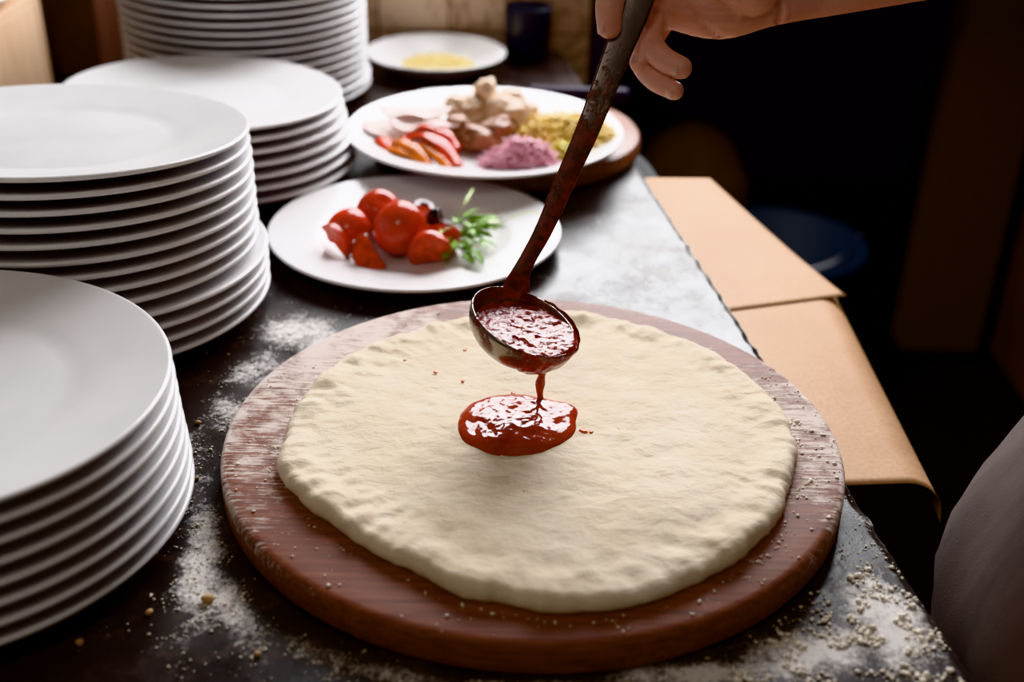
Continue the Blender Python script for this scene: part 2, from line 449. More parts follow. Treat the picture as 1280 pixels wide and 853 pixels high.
# ------------------------------------------------------------------ pizza board
segs, R = 200, 0.2
prof = []
for i in range(26): prof.append((R * 0.97 * i / 25, 0.0))
prof += [(R - 0.003, -0.0003), (R - 0.0012, -0.0014), (R, -0.004), (R, -0.018), (R - 0.002, -0.0215), (R - 0.006, -0.022), (0, -0.022)]
v, f = lathe(prof, segs, closed=False)
bd = mesh_obj('pizza_board', v, f, WOOD, loc=(BC[0], BC[1], 0))
def board_fl(x, y):
    r = hypot(x, y); an = math.degrees(atan2(y, x))
    s = 0.06
    def lobe(c, w, k):
        d = (an - c + 180) % 360 - 180
        return k * exp(-(d / w) ** 2)
    s += lobe(175, 38, 0.62) + lobe(135, 30, 0.55) + lobe(75, 55, 0.6) + lobe(5, 28, 0.7) + lobe(-25, 20, 0.35) + lobe(-150, 25, 0.3) + lobe(-90, 50, 0.1)
    s += 0.25 * smooth(R - 0.006, R, r)
    return min(s, 1.0)
a = bd.data.attributes.new('flour', 'FLOAT', 'POINT'); a.data.foreach_set('value', [board_fl(p[0], p[1]) * (1 if p[2] > -0.006 else 0.35) for p in v])
tag(bd, 'large round reddish wooden pizza board under the rolled dough', 'board')

# ------------------------------------------------------------------ dough
pr = [(-171, .160), (-161, .1665), (-150, .163), (-136, .158), (-117, .160), (-99, .1715), (-86, .178), (-71, .1785), (-57, .1755), (-40, .172), (-19, .168), (-8, .170), (0, .169),
      (18, .168), (36, .165), (58, .161), (73, .161), (86, .158), (105, .151), (125, .151), (147, .154), (171, .157), (189, .160), (199, .1665)]
def dough_r(an):
    an = (an + 180) % 360 - 180
    if an < -171: an += 360
    for (a0, r0), (a1, r1) in zip(pr, pr[1:]):
        if a0 <= an <= a1:
            t = (an - a0) / (a1 - a0); t = t * t * (3 - 2 * t)
            return r0 + (r1 - r0) * t
    return 0.16
NA, NR = 420, 110
verts, faces = [(0, 0, 0.0115)], []
def dough_top(x, y, r, rm, an):
    q = (rm - r)
    h = 0.0112
    h += 0.0016 * fbm((x * 14, y * 14, 1.3), 3)
    h += 0.0013 * fbm((x * 52, y * 60, 4.1), 4) * (0.45 + 0.55 * smooth(0.05, 0.01, q))
    # raised, finger-pinched rim
    dent = noise.noise(Vector((cos(an) * 9, sin(an) * 9, 2.0))) + 0.7 * noise.noise(Vector((cos(an) * 21, sin(an) * 21, 5.0)))
    h += (0.0008 + 0.0028 * dent) * exp(-((q - 0.012) / 0.008) ** 2)
    h -= (0.0004 + 0.0016 * dent) * exp(-((q - 0.028) / 0.008) ** 2)
    return h
for k in range(1, NR + 1):
    for i in range(NA):
        an = 2 * pi * i / NA
        rm = dough_r(math.degrees(an)) + 0.0022 * noise.noise(Vector((cos(an) * 7, sin(an) * 7, 0))) + 0.0010 * noise.noise(Vector((cos(an) * 26, sin(an) * 26, 8)))
        s = k / NR
        if s <= 0.86: r = rm * 0.955 * (s / 0.86); x, y = r * cos(an), r * sin(an); z = dough_top(x, y, r, rm, an)
        else:
            b = (s - 0.86) / 0.14                       # round the edge over and down to the board
            r0 = rm * 0.955; x0, y0 = r0 * cos(an), r0 * sin(an); z0 = dough_top(x0, y0, r0, rm, an)
            w = rm - r0
            if b < 0.75:
                aa = b / 0.75 * pi / 2; r = r0 + w * sin(aa); z = z0 * (0.30 + 0.70 * cos(aa))
            else:
                c = (b - 0.75) / 0.25; r = rm - 0.0022 * c * c; z = z0 * 0.30 * (1 - c) + 0.0002
            x, y = r * cos(an), r * sin(an)
            x += 0.0006 * fbm((x * 80, y * 80, z * 80)); y += 0.0006 * fbm((x * 80 + 9, y * 80, z * 80))
        verts.append((x, y, z))
for i in range(NA): faces.append((0, 1 + i, 1 + (i + 1) % NA))
for k in range(NR - 1):
    for i in range(NA):
        j = (i + 1) % NA; a0 = 1 + k * NA; b0 = a0 + NA
        faces.append((a0 + i, b0 + i, b0 + j, a0 + j))
faces.append(tuple(1 + (NR - 1) * NA + i for i in range(NA))[::-1])
dough = mesh_obj('pizza_dough', verts, faces, DOUGH, loc=(BC[0], BC[1], 0))
tag(dough, 'rolled out round of raw pizza dough with a pinched rim on the wooden board', 'dough')

# ------------------------------------------------------------------ sauce puddle and drops on the dough
def blob_mesh(outline, hgt, na=160, nr=26, lump=0.0005, sc=90):
    v = [(0, 0, hgt)]; f = []
    for k in range(1, nr + 1):
        s = k / nr
        for i in range(na):
            an = 2 * pi * i / na; R_ = outline(an); rr = R_ * (1 - (1 - s) ** 1.5)
            d = R_ - rr
            z = hgt * sqrt(max(0, 1 - max(0, 1 - d / 0.011) ** 2)) * (0.80 + 0.20 * smooth(0, 0.03, d)) if k < nr else 0
            x, y = rr * cos(an), rr * sin(an)
            z += lump * fbm((x * sc, y * sc, hgt * 900), 3) * smooth(0, 0.012, d)
            v.append((x, y, z))
    for i in range(na): f.append((0, 1 + i, 1 + (i + 1) % na))
    for k in range(nr - 1):
        for i in range(na):
            j = (i + 1) % na; a0 = 1 + k * na; b0 = a0 + na
            f.append((a0 + i, b0 + i, b0 + j, a0 + j))
    f.append(tuple(1 + (nr - 1) * na + i for i in range(na))[::-1])
    return v, f
def pud(an):
    r = 0.0385 + 0.0012 * sin(2 * an + 0.4) + 0.001 * sin(3 * an + 1.0) + 0.0008 * noise.noise(Vector((cos(an) * 4, sin(an) * 4, 0)))
    d = (an - 0.52 + pi) % (2 * pi) - pi
    return r + 0.006 * exp(-(d / 0.24) ** 2)
v, f = blob_mesh(pud, 0.0068, nr=70, lump=0.0016, sc=58)
pd = mesh_obj('sauce_puddle', v, f, PUDDLE, loc=(0.0035, 0.654, 0.0096))
tag(pd, 'glossy puddle of tomato sauce on the dough under the ladle', 'sauce')
bm = bmesh.new(); bmesh.ops.create_icosphere(bm, subdivisions=2, radius=1)
for vv in bm.verts: vv.co.x *= 1.5; vv.co.z *= 0.45; vv.co *= 1 + 0.15 * noise.noise(vv.co * 2)
me = bpy.data.meshes.new('sauce_drop'); bm.to_mesh(me); bm.free()
for k, (x, y, s) in enumerate([(0.0475, 0.6650, .0018), (0.0520, 0.6475, .0014), (0.0470, 0.6480, .0022), (0.0540, 0.6600, .0012), (0.0120, 0.6050, .0014), (0.0095, 0.581, .0011),
                               (-0.033, 0.7080, .0012), (-0.0525, 0.7190, .0012), (-0.0335, 0.7520, .0012), (0.0015, 0.693, .0012), (-0.075, 0.735, .0010), (0.070, 0.652, .0012)]):
    o = link('sauce_drop', me.copy() if k == 0 else me, THIN, loc=(x, y, 0.0112), rot=(0, 0, k * 1.3)); o.scale = (s, s, s)
    tag(o, 'tiny orange drop of tomato sauce splashed on the raw dough', 'drop', 'splashed drops of sauce on the dough')

# ------------------------------------------------------------------ ladle
LC = V(0.0074, 0.6831, 0.0712)            # centre of the rim circle
nrm = V(0.36, -0.09, 0.925).normalized()  # bowl axis, tipped to the right
down = (V(0, 0, -1) - nrm * (-nrm.z)).normalized()    # steepest way down along the rim plane
side = nrm.cross(down)
M = Matrix((down, side, nrm)).transposed()           # local x = downhill, z = bowl axis
RB, DP = 0.0362, 0.0285
ladle = empty('ladle', tuple(LC)); tag(ladle, 'dark steel ladle with a long flat handle, held tilted over the dough', 'ladle')
prof = []
for i in range(25):
    a = i / 24 * pi / 2; prof.append((RB * cos(a) if i < 24 else 0, -DP * sin(a)))
inner = []
for i in range(24, -1, -1):
    a = i / 24 * pi / 2; inner.append(((RB - 0.0013) * cos(a) if i < 24 else 0, -(DP - 0.0013) * sin(a) + 0.0002))
prof = [(RB - 0.0006, 0.0007)] + prof + inner
bowl = lathe_obj('bowl', prof, BOWL, 96, ladle, rot=M.to_euler())
# handle: strap in a plane that leans back, widening toward the hand
hp = [V(0.0020, 0.6930, 0.0880), V(0.0027, 0.6950, 0.0925), V(0.0046, 0.6970, 0.0985), V(0.0095, 0.7025, 0.1075), V(0.0193, 0.7118, 0.1243), V(0.0335, 0.7285, 0.155), V(0.0468, 0.7439, 0.1835), V(0.0640, 0.7664, 0.2262), V(0.0725, 0.7773, 0.2450),
      V(0.0768, 0.7834, 0.2564), V(0.0905, 0.8010, 0.2896), V(0.0975, 0.8100, 0.306)]
hw = [0.0092, 0.0080, 0.0062, 0.0053, 0.0058, 0.0068, 0.0077, 0.0091, 0.0097, 0.0100, 0.0108, 0.0106]
viewdir = V(0.05, -0.86, 0.50).normalized()
def cat(P, t):
    n_ = len(P) - 1; x = t * n_; i = min(int(x), n_ - 1); u = x - i
    p0, p1, p2, p3 = P[max(i - 1, 0)], P[i], P[i + 1], P[min(i + 2, n_)]
    return 0.5 * ((2 * p1) + (p2 - p0) * u + (2 * p0 - 5 * p1 + 4 * p2 - p3) * u * u + (3 * p1 - p0 - 3 * p2 + p3) * u ** 3)
bm = bmesh.new(); rings = []
K = 90
for k in range(K + 1):
    t = k / K; p = cat(hp, t) - LC; q = (cat(hp, min(1, t + .01)) - cat(hp, max(0, t - .01))).normalized()
    wv = q.cross(viewdir).normalized(); tv = wv.cross(q).normalized(); w = cat(hw, t); th = 0.0011
    w *= 1 + 0.02 * noise.noise(Vector((t * 60, 0, 0)))
    sec = [(-w, -th * .5), (-w * .97, th * .8), (-w * .8, th), (0, th * 1.05), (w * .8, th), (w * .97, th * .8), (w, -th * .5), (w * .95, -th), (0, -th), (-w * .95, -th)]
    rings.append([bm.verts.new(p + wv * a + tv * b) for a, b in sec])
for A, B in zip(rings, rings[1:]):
    for k in range(len(A)): bm.faces.new((A[k], A[(k + 1) % len(A)], B[(k + 1) % len(A)], B[k]))
bm.faces.new(rings[0][::-1]); bm.faces.new(rings[-1])
bm_obj('handle', bm, HANDLE, ladle)

# sauce lying in the bowl and running over its right lip
def inner_r(h): return (RB - 0.0014) * sqrt(max(0, 1 - (h / (DP - 0.0013)) ** 2))
def depth(x): return -0.0022 + (RB - x) * 0.205
v, f = [], []
na, nr = 180, 44
rr = []
for i in range(na):
    an = 2 * pi * i / na; lo, hi = 0.0, RB * 1.05
    for _ in range(30):
        m_ = (lo + hi) / 2; h = depth(m_ * cos(an))
        lim = inner_r(h) if h > 0 else RB + 0.0006
        if m_ < lim: lo = m_
        else: hi = m_
    d = abs((an + pi) % (2 * pi) - pi)
    rr.append(lo + 0.0012 * exp(-(d / 0.7) ** 2))
def sz(x, y): return -depth(x) + 0.0012 * fbm((x * 110, y * 110, 0), 4) + 0.0009 * noise.noise(Vector((x * 240, y * 240, 5)))
v.append((0, 0, sz(0, 0)))
for k in range(1, nr + 1):
    for i in range(na):
        an = 2 * pi * i / na; r = rr[i] * k / nr; x, y = r * cos(an), r * sin(an)
        z = sz(x, y)
        e = smooth(0.90, 1.0, k / nr); d = abs((an + pi) % (2 * pi) - pi)
        z -= e * 0.0025 * exp(-(d / 0.9) ** 2)
        v.append((x, y, z))
for i in range(na): f.append((0, 1 + i, 1 + (i + 1) % na))
for k in range(nr - 1):
    for i in range(na):
        j = (i + 1) % na; a0 = 1 + k * na; b0 = a0 + na
        f.append((a0 + i, b0 + i, b0 + j, a0 + j))
# coat of sauce down the outside of the bowl
c0 = len(v); nh = 34; half = 52
for k in range(nh + 1):
    for i in range(-half, half + 1):
        t = k / nh; aa = -0.06 + t * 1.45
        an = i / half * radians(82) * (1 - 0.25 * t)
        edge = smooth(1.0, 0.62, abs(i) / half + 0.18 * noise.noise(Vector((i * .14, t * 3, 2)))) * smooth(1.02, 0.85, t)
        th = -0.0006 + 0.0026 * edge * (1 + 0.5 * noise.noise(Vector((i * .12, t * 5, 1)))) + 0.0010 * exp(-((t - 0.05) / 0.08) ** 2) * edge
        r = (RB + th) * cos(aa); z = -(DP + th) * sin(aa)
        v.append((r * cos(an), r * sin(an), z))
for k in range(nh):
    for i in range(2 * half):
        a0 = c0 + k * (2 * half + 1) + i
        f.append((a0, a0 + 2 * half + 1, a0 + 2 * half + 2, a0 + 1))
ls = empty('ladle_sauce', tuple(LC)); tag(ls, 'wet red tomato sauce filling the ladle and dripping over its lip', 'sauce')
mesh_obj('sauce', v, f, SAUCE, ls, rot=M.to_euler())
bm = bmesh.new()
top = V(0.0198, 0.6812, 0.0445); bot = V(0.0196, 0.6810, 0.0130)
pts, rad = [], []
for k in range(22):
    t = k / 21; p = top.lerp(bot, t) + V(0.0006 * sin(t * 7), 0, 0)
    pts.append(p - LC)
    rad.append(0.0020 + 0.0075 * (1 - t) ** 5 + 0.0004 * sin(t * 14) + 0.0009 * smooth(0.35, 0.6, t) * smooth(0.95, 0.7, t))
tube(bm, pts, rad, 14)
bm_obj('sauce_stream', bm, THIN, ls)

# ------------------------------------------------------------------ plates
def plate_profile(R, well=0.62, H=0.021, th=0.0040, fd=1.0, ft=0.0):
    """closed outline of a shallow plate, foot at z = 0, rim lip at z = H"""
    rw = R * well; zb = 0.0055
    top = [(0, zb)]
    for i in range(1, 9): top.append((rw * 0.90 * i / 8, zb + 0.0004 * (i / 8) ** 3))
    k_ = 0.0026 * fd
    for i in range(1, 9):
        t = i / 8; top.append((rw * (0.90 + 0.20 * t), zb + 0.0004 + k_ * t * t * (1.5 - 0.5 * t)))
    r1, z1 = rw * 1.10, zb + 0.0004 + k_
    for i in range(1, 9):
        t = i / 8; top.append((r1 + (R - 0.003 - r1) * t, z1 + (H - z1) * (0.95 * t + 0.05 * t * t)))
    lip = [(R - 0.0018, H + 0.0002), (R - 0.0005, H - 0.0005), (R, H - 0.0016), (R - 0.0004, H - 0.0028), (R - 0.002, H - th + 0.0001)]
    und = []
    for i in range(7, -1, -1):
        t = i / 8; und.append((r1 + (R - 0.003 - r1) * t + 0.0005, z1 + (H - z1) * (0.95 * t + 0.05 * t * t) - th - 0.0006 * (1 - t)))
    foot = [(rw * 1.02, 0.0036), (rw * 0.90, 0.0022), (rw * 0.87, -ft + 0.0006), (rw * 0.86, -ft), (rw * 0.82, -ft), (rw * 0.80, 0.0016), (rw * 0.7, 0.0018), (0, 0.0018)]
    return top + lip + und + foot

ORD = ['', 'second', 'third', 'fourth', 'fifth', 'sixth', 'seventh', 'eighth', 'ninth', 'tenth', 'eleventh', 'twelfth', 'thirteenth', 'fourteenth', 'fifteenth', 'sixteenth', 'seventeenth']
def stack(cx, cy, R, n_, pitch, tilt, where, group, drift, well=0.62, H=0.021):
    first = None
    for k in range(n_):
        if first is None: o = first = lathe_obj('dinner_plate', plate_profile(R, well, H, ft=pitch - 0.0072), PORC, 128)
        else: o = first.copy(); col.objects.link(o)
        t = k / (n_ - 1); r = random.Random(k * 31 + n_)
        dx, dy = drift(k, n_)
        o.location = (cx + dx + r.uniform(-.0005, .0005), cy + dy + r.uniform(-.0005, .0005), T + pitch * k + pitch - 0.0071 + Z0)
        o.rotation_euler = (radians(tilt[0] * t + r.uniform(-.06, .06) * (k > 0)), radians(tilt[1] * t + r.uniform(-.06, .06) * (k > 0)), 0)
        top = n_ - 1 - k
        if n_ > 13 and k: lb = '%s white dinner plate from the bottom of the %s' % (ORD[k], where)      # its top is above the frame
        elif top == 0: lb = 'topmost white dinner plate, face up, of the %s' % where
        elif k == 0: lb = 'bottom white dinner plate, on the worktop, of the %s' % where
        else: lb = '%s white dinner plate from the top of the %s' % (ORD[top], where)
        tag(o, lb, 'plate', group)
stack(-0.333, 0.576, 0.1435, 8, 0.0120, (-0.5, 2.2), 'nearest stack, front left', 'plates in the nearest stack', lambda k, n_: (-0.0008 * k if k > 1 else 0, 0), H=0.0165)
stack(-0.346, 0.868, 0.1440, 13, 0.01115, (-4.6, 1.4), 'second stack from the front', 'plates in the second stack', lambda k, n_: (0.004 if k < 4 else -0.001 - 0.0002 * k, 0), H=0.0165)
stack(-0.304, 1.178, 0.1380, 7, 0.0116, (-1.6, 2.0), 'third stack from the front', 'plates in the third stack', lambda k, n_: (-0.0022 * k, 0), H=0.0165)
stack(-0.333, 1.462, 0.1460, 16, 0.0102, (0, 0), 'tall rear stack', 'plates in the tall rear stack', lambda k, n_: (0.0035 if k < 2 else 0, 0), H=0.0160)

pl = lathe_obj('rimmed_plate', plate_profile(0.1335, 0.60, 0.0170, 0.0036, 1.9), PORC, 128, loc=(-0.091, 1.013, T), rot=(0, radians(0.0), 0))
tag(pl, 'white rimmed plate holding tomatoes, olives and green leaves', 'plate')
WBZ = 0.020
wb = lathe_obj('serving_board', [(0, 0), (0.143, 0), (0.1465, 0.003), (0.1475, WBZ * .5), (0.1465, WBZ - 0.003), (0.144, WBZ), (0, WBZ)], WOOD2, 128, loc=(-0.010, 1.288, T))
tag(wb, 'round brown wooden board under the plate of sliced toppings', 'board')
pa = lathe_obj('topping_plate', plate_profile(0.1465, 0.54, 0.022, 0.0036, 0.8), PORC, 128, loc=(-0.034, 1.226, T + WBZ))
tag(pa, 'large white plate of mixed pizza toppings on the round wooden board', 'plate')
pb = lathe_obj('cheese_plate', plate_profile(0.0930, 0.6, 0.026, 0.0036), PORC, 128, loc=(-0.110, 1.588, T))
tag(pb, 'small white plate of pale yellow cheese at the back by the wall', 'plate')

# ------------------------------------------------------------------ toppings on the rimmed plate
PZ1 = T + 0.0055
def tomato(kind, loc, r, rot, label):
    r *= 1.32; loc = (loc[0], loc[1], loc[2] + r * .12)
    """kind: whole | half | wedge ; a skin surface plus a cut face"""
    root = empty('cherry_tomato', loc, rot); tag(root, label, 'tomato', 'tomatoes on the rimmed plate')
    bm = bmesh.new(); bmesh.ops.create_uvsphere(bm, u_segments=28, v_segments=18, radius=r)
    for w in bm.verts:
        w.co.z *= 1.08; a_ = hypot(w.co.x, w.co.y)
        if w.co.z > 0: w.co.z -= 0.16 * r * exp(-(a_ / (0.3 * r)) ** 2)
    geom = lambda: bm.verts[:] + bm.edges[:] + bm.faces[:]
    cuts = {'whole': [], 'half': [(1, 0, 0)], 'wedge': [(1, 0, 0), (0.35, 0.94, 0)]}[kind]
    for c in cuts: bmesh.ops.bisect_plane(bm, geom=geom(), plane_co=(0, 0, 0), plane_no=c, clear_outer=True)
    if cuts:
        bd_ = [e for e in bm.edges if e.is_boundary]
        bm2 = bmesh.new()
        if kind == 'half':
            ring = [[bm2.verts.new((0.02 * r * (1 - s) - 0.06 * r * sin(s * 9) * (s < .9), sin(a_) * r * s, cos(a_) * r * 1.07 * s)) for a_ in [2 * pi * i / 32 for i in range(32)]] for s in (0.05, .25, .45, .65, .8, .92, .995)]
            for A, B in zip(ring, ring[1:]):
                for i in range(32): bm2.faces.new((A[i], A[(i + 1) % 32], B[(i + 1) % 32], B[i]))
            bm2.faces.new(ring[0])
        else:
            for d in (V(0, -1, 0), V(-0.94, 0.35, 0)):
                prev = None
                for i in range(17):
                    a_ = -pi / 2 + pi * i / 16
                    ps = [bm2.verts.new(d * (cos(a_) * r * s * .995) + V(0, 0, sin(a_) * r * 1.06 * .995)) for s in (0, .35, .7, 1)]
                    if prev:
                        for k in range(3):
                            try: bm2.faces.new((prev[k], ps[k], ps[k + 1], prev[k + 1]))
                            except ValueError: pass
                    prev = ps
        bm_obj('skin', bm, TOMATO, root); bm_obj('cut_face', bm2, TOMCUT, root)
    else:
        bm_obj('skin', bm, TOMATO, root)
tomato('half', (-0.1475, 0.986, PZ1 + 0.0150), 0.0150, (0, 1.25, 0.5), 'halved cherry tomato at the left of the tomato heap, dome up')
tomato('wedge', (-0.1600, 0.970, PZ1 + 0.0100), 0.0130, (0.2, 0.9, 2.8), 'small tomato wedge lying furthest left on the rimmed plate')
tomato('wedge', (-0.1200, 0.948, PZ1 + 0.0110), 0.0150, (0.5, -0.5, -1.2), 'tomato wedge at the front of the heap, pointed tip up')
tomato('whole', (-0.1240, 1.014, PZ1 + 0.0205), 0.0160, (0.6, 0.3, 0), 'tomato at the back left of the heap, behind the large dome')
tomato('whole', (-0.1010, 0.976, PZ1 + 0.0225), 0.0175, (0.3, 0.8, 1), 'largest tomato dome in the middle of the heap with a bright glint')
tomato('half', (-0.0730, 0.950, PZ1 + 0.0115), 0.0145, (0.2, 0.55, -1.2), 'halved tomato at the right front of the heap, cut side toward us')
tomato('half', (-0.0640, 0.985, PZ1 + 0.0115), 0.0125, (0.2, -0.4, 1.6), 'tomato half at the far right next to the green leaves')
tomato('half', (-0.0850, 1.006, PZ1 + 0.0160), 0.0130, (0.3, -0.9, -1.4), 'pinkish tomato half between the two black olives')

def olive(loc, r, rot, cut, label):
    root = empty('black_olive', loc, rot); tag(root, label, 'olive', 'black olives on the rimmed plate')
    bm = bmesh.new(); bmesh.ops.create_uvsphere(bm, u_segments=20, v_segments=14, radius=r)
    for w in bm.verts: w.co.z *= 1.3
    if cut: bmesh.ops.bisect_plane(bm, geom=bm.verts[:] + bm.edges[:] + bm.faces[:], plane_co=(0, 0, r * .4), plane_no=(0, 0, 1), clear_outer=True)
    bm_obj('skin', bm, OLIVE, root)
    if cut:
        v_, f_ = lathe([(r * .25, r * .1), (r * .35, r * .38), (r * .6, r * .42), (r * .94, r * .4)], 20, False)
        mesh_obj('cut_rim', v_, f_, OLIVECUT, root)
olive((-0.1300, 1.040, PZ1 + 0.0100), 0.0085, (1.2, 0, .4), False, 'black olive half hidden behind the left tomatoes')
olive((-0.0850, 1.036, PZ1 + 0.0190), 0.0100, (0.2, 0.2, 0), True, 'upright black olive standing at the back of the tomatoes')
olive((-0.1050, 1.042, PZ1 + 0.0090), 0.0080, (1.3, 0.5, 1), False, 'black olive behind the middle of the tomato heap')
olive((-0.0690, 0.990, PZ1 + 0.0300), 0.0085, (1.3, 0.2, 1.4), True, 'cut black olive lying on top of the right tomatoes')

rl = random.Random(5)
def leaf_obj(loc, length, width, yaw, lift, mat, label, group):
    v, f = [], []
    nl = 14
    for i in range(nl + 1):
        t = i / nl; w = width * (sin(pi * min(1, t * 0.95 + 0.05)) ** 0.7) * (1 + 0.25 * sin(t * 17)) * (0.35 + 0.65 * smooth(0.2, .55, t))
        x = length * t; z = lift * sin(t * 2.3) - 0.25 * lift * t
        for s, k in ((-1, .25), (-.5, 0), (0, -.15), (.5, 0), (1, .25)): v.append((x, s * w, z + k * w))
    for i in range(nl):
        for k in range(4):
            a_ = i * 5 + k; f.append((a_, a_ + 1, a_ + 6, a_ + 5))
    o = mesh_obj('salad_leaf', v, f, mat, loc=loc, rot=(rl.uniform(-.5, .5), rl.uniform(-.3, .1), yaw))
    md = o.modifiers.new('thickness', 'SOLIDIFY'); md.thickness = 0.0006
    tag(o, label, 'leaf', group); return o
for k in range(34):
    leaf_obj((-0.053 + rl.uniform(-.008, .014), 0.985 + rl.uniform(-.03, .035), PZ1 + rl.uniform(.003, .017)), rl.uniform(.026, .044), rl.uniform(.002, .0048),
             rl.uniform(-2.0, 0.8), rl.uniform(.002, .012), GREEN if k % 6 else PALEGREEN, 'narrow green salad leaf in the heap right of the tomatoes', 'salad leaves on the rimmed plate')
for k, (x, y, yaw, ln) in enumerate([(-0.055, 1.020, 1.35, .06), (-0.02, 1.000, 0.5, .055)]):
    leaf_obj((x, y, PZ1 + .014), ln, .0016, yaw, .013, PALEGREEN, ['thin pale stem sticking up behind the salad leaves', 'thin pale stem reaching right across the plate rim'][k], 'salad leaves on the rimmed plate')

# ------------------------------------------------------------------ toppings on the large plate
TZ = T + WBZ + 0.0055
def mound(x, y, rx, ry, h): return lambda px, py: h * max(0, 1 - ((px - x) / rx) ** 2 - ((py - y) / ry) ** 2)
def on_topping(px, py):          # height of the topping plate's upper face
    d = hypot(px + .034, py - 1.226)
    return TZ + .0030 * smooth(.068, .088, d) + .0135 * max(0, (d - .087) / .057)
def shreds(name, x, y, rx, ry, h, count, ln, wd, mat, label, cat, base=None, seed=1):
    gz = (lambda px, py: base) if base is not None else on_topping
    r = random.Random(seed); bm = bmesh.new(); hf = mound(x, y, rx, ry, h)
    # solid heart of the heap
    v_, f_ = [], []
    na, nr = 40, 10
    cv = bm.verts.new((x, y, gz(x, y) + h * .85)); pr_ = None
    for k in range(1, nr + 1):
        ring = []
        for i in range(na):
            a_ = 2 * pi * i / na; s = k / nr; px, py = x + rx * s * cos(a_) * .95, y + ry * s * sin(a_) * .95
            ring.append(bm.verts.new((px, py, gz(px, py) + (max(0.0005, hf(px, py) * .85 + .002 * noise.noise(Vector((px * 120, py * 120, seed)))) if k < nr else .0003))))
        if pr_:
            for i in range(na): bm.faces.new((pr_[i], ring[i], ring[(i + 1) % na], pr_[(i + 1) % na]))
        else:
            for i in range(na): bm.faces.new((cv, ring[i], ring[(i + 1) % na]))
        pr_ = ring
    for k in range(count):
        while True:
            u, w = r.uniform(-1, 1), r.uniform(-1, 1)
            if u * u + w * w < 1: break
        px, py = x + rx * u, y + ry * w; z = gz(px, py) + hf(px, py) * r.uniform(.75, 1.05) + wd
        a_ = r.uniform(0, pi); L = ln * r.uniform(.6, 1.2); c = r.uniform(-.4, .6) * L
        d = V(cos(a_), sin(a_), r.uniform(-.3, .3)); s_ = V(-sin(a_), cos(a_), 0)
        pts = [V(px, py, z) + d * (L * (t - .5)) + s_ * (c * (t - .5) ** 2 * 2) + V(0, 0, .3 * c * (.25 - (t - .5) ** 2)) for t in (0, .33, .66, 1)]
        for p in pts: p.z = max(p.z, gz(p.x, p.y) + wd)
        tube(bm, pts, [wd * .8, wd, wd, wd * .7], 5)
    o = bm_obj(name, bm, mat); tag(o, label, cat, kind='stuff'); return o
shreds('shredded_onion', 0.004, 1.148, 0.037, 0.028, 0.026, 260, 0.020, 0.0012, ONION, 'heap of shredded pink onion at the front of the topping plate', 'onion', seed=2)
shreds('grated_cheese', 0.044, 1.220, 0.056, 0.046, 0.030, 380, 0.022, 0.0014, CORN, 'heap of yellow shreds at the right of the topping plate', 'cheese', seed=3)
shreds('sliced_pickle', 0.044, 1.168, 0.018, 0.018, 0.012, 60, 0.014, 0.0017, PICKLE, 'small greenish yellow heap between the pink and yellow heaps', 'pickle', seed=4)
shreds('pale_cheese', -0.108, 1.582, 0.047, 0.043, 0.012, 260, 0.016, 0.0013, CHEESE, 'thin heap of pale grated cheese on the small rear plate', 'cheese', base=T + 0.0055, seed=5)

def strip(P, width, th, mat, name, label, cat, group, wob=0.0):
    bm = bmesh.new(); rings = []
    n_ = 24
    for k in range(n_ + 1):
        t = k / n_; p = cat_pts(P, t); q = (cat_pts(P, min(1, t + .02)) - cat_pts(P, max(0, t - .02))).normalized()
        b = q.cross(V(0, 0, 1)).normalized(); u = b.cross(q).normalized()
        w = width * (0.55 + 0.45 * sin(pi * (0.08 + 0.84 * t))); c = wob * noise.noise(Vector((t * 5, P[0].x * 99, 0)))
        sec = [(-w, -th + .35 * w), (-w * .6, th * .6 + .08 * w), (0, th), (w * .6, th * .6 + .08 * w), (w, -th + .35 * w), (0, -th)]
        rings.append([bm.verts.new(p + b * a_ + u * (z_ + c)) for a_, z_ in sec])
    for A, B in zip(rings, rings[1:]):
        for k in range(6): bm.faces.new((A[k], A[(k + 1) % 6], B[(k + 1) % 6], B[k]))
    bm.faces.new(rings[0][::-1]); bm.faces.new(rings[-1])
    return tag(bm_obj(name, bm, mat), label, cat, group)
cat_pts = cat
pp = [([(-.135, 1.186, .004), (-.125, 1.166, .010), (-.110, 1.150, .012), (-.088, 1.140, .005)], .0075, PEPPERO, 'orange pepper strip lying frontmost on the left of the topping plate'),
      ([(-.118, 1.190, .014), (-.100, 1.178, .021), (-.078, 1.160, .020), (-.058, 1.134, .006)], .0085, PEPPER, 'long red pepper strip arching over the orange ones'),
      ([(-.142, 1.205, .006), (-.138, 1.186, .012), (-.128, 1.172, .010), (-.116, 1.160, .004)], .0080, PEPPER, 'short red pepper strip at the far left of the pepper heap'),
      ([(-.106, 1.176, .012), (-.092, 1.160, .017), (-.078, 1.146, .013), (-.066, 1.130, .004)], .0070, PEPPERO, 'bright orange pepper strip in the middle of the heap'),
      ([(-.126, 1.178, .012), (-.112, 1.162, .018), (-.098, 1.148, .014), (-.086, 1.136, .004)], .0070, PEPPERO, 'curled orange pepper strip beside the far left red one'),
      ([(-.112, 1.200, .018), (-.094, 1.190, .026), (-.076, 1.180, .024), (-.060, 1.166, .012)], .0080, PEPPER, 'red pepper strip at the back, touching the pale ham')]
for P, w, m_, lb in pp:
    strip([V(x, y, TZ + z) for x, y, z in P], w * 1.25, .0030, m_, 'pepper_strip', lb, 'pepper', 'pepper strips on the topping plate', .002)
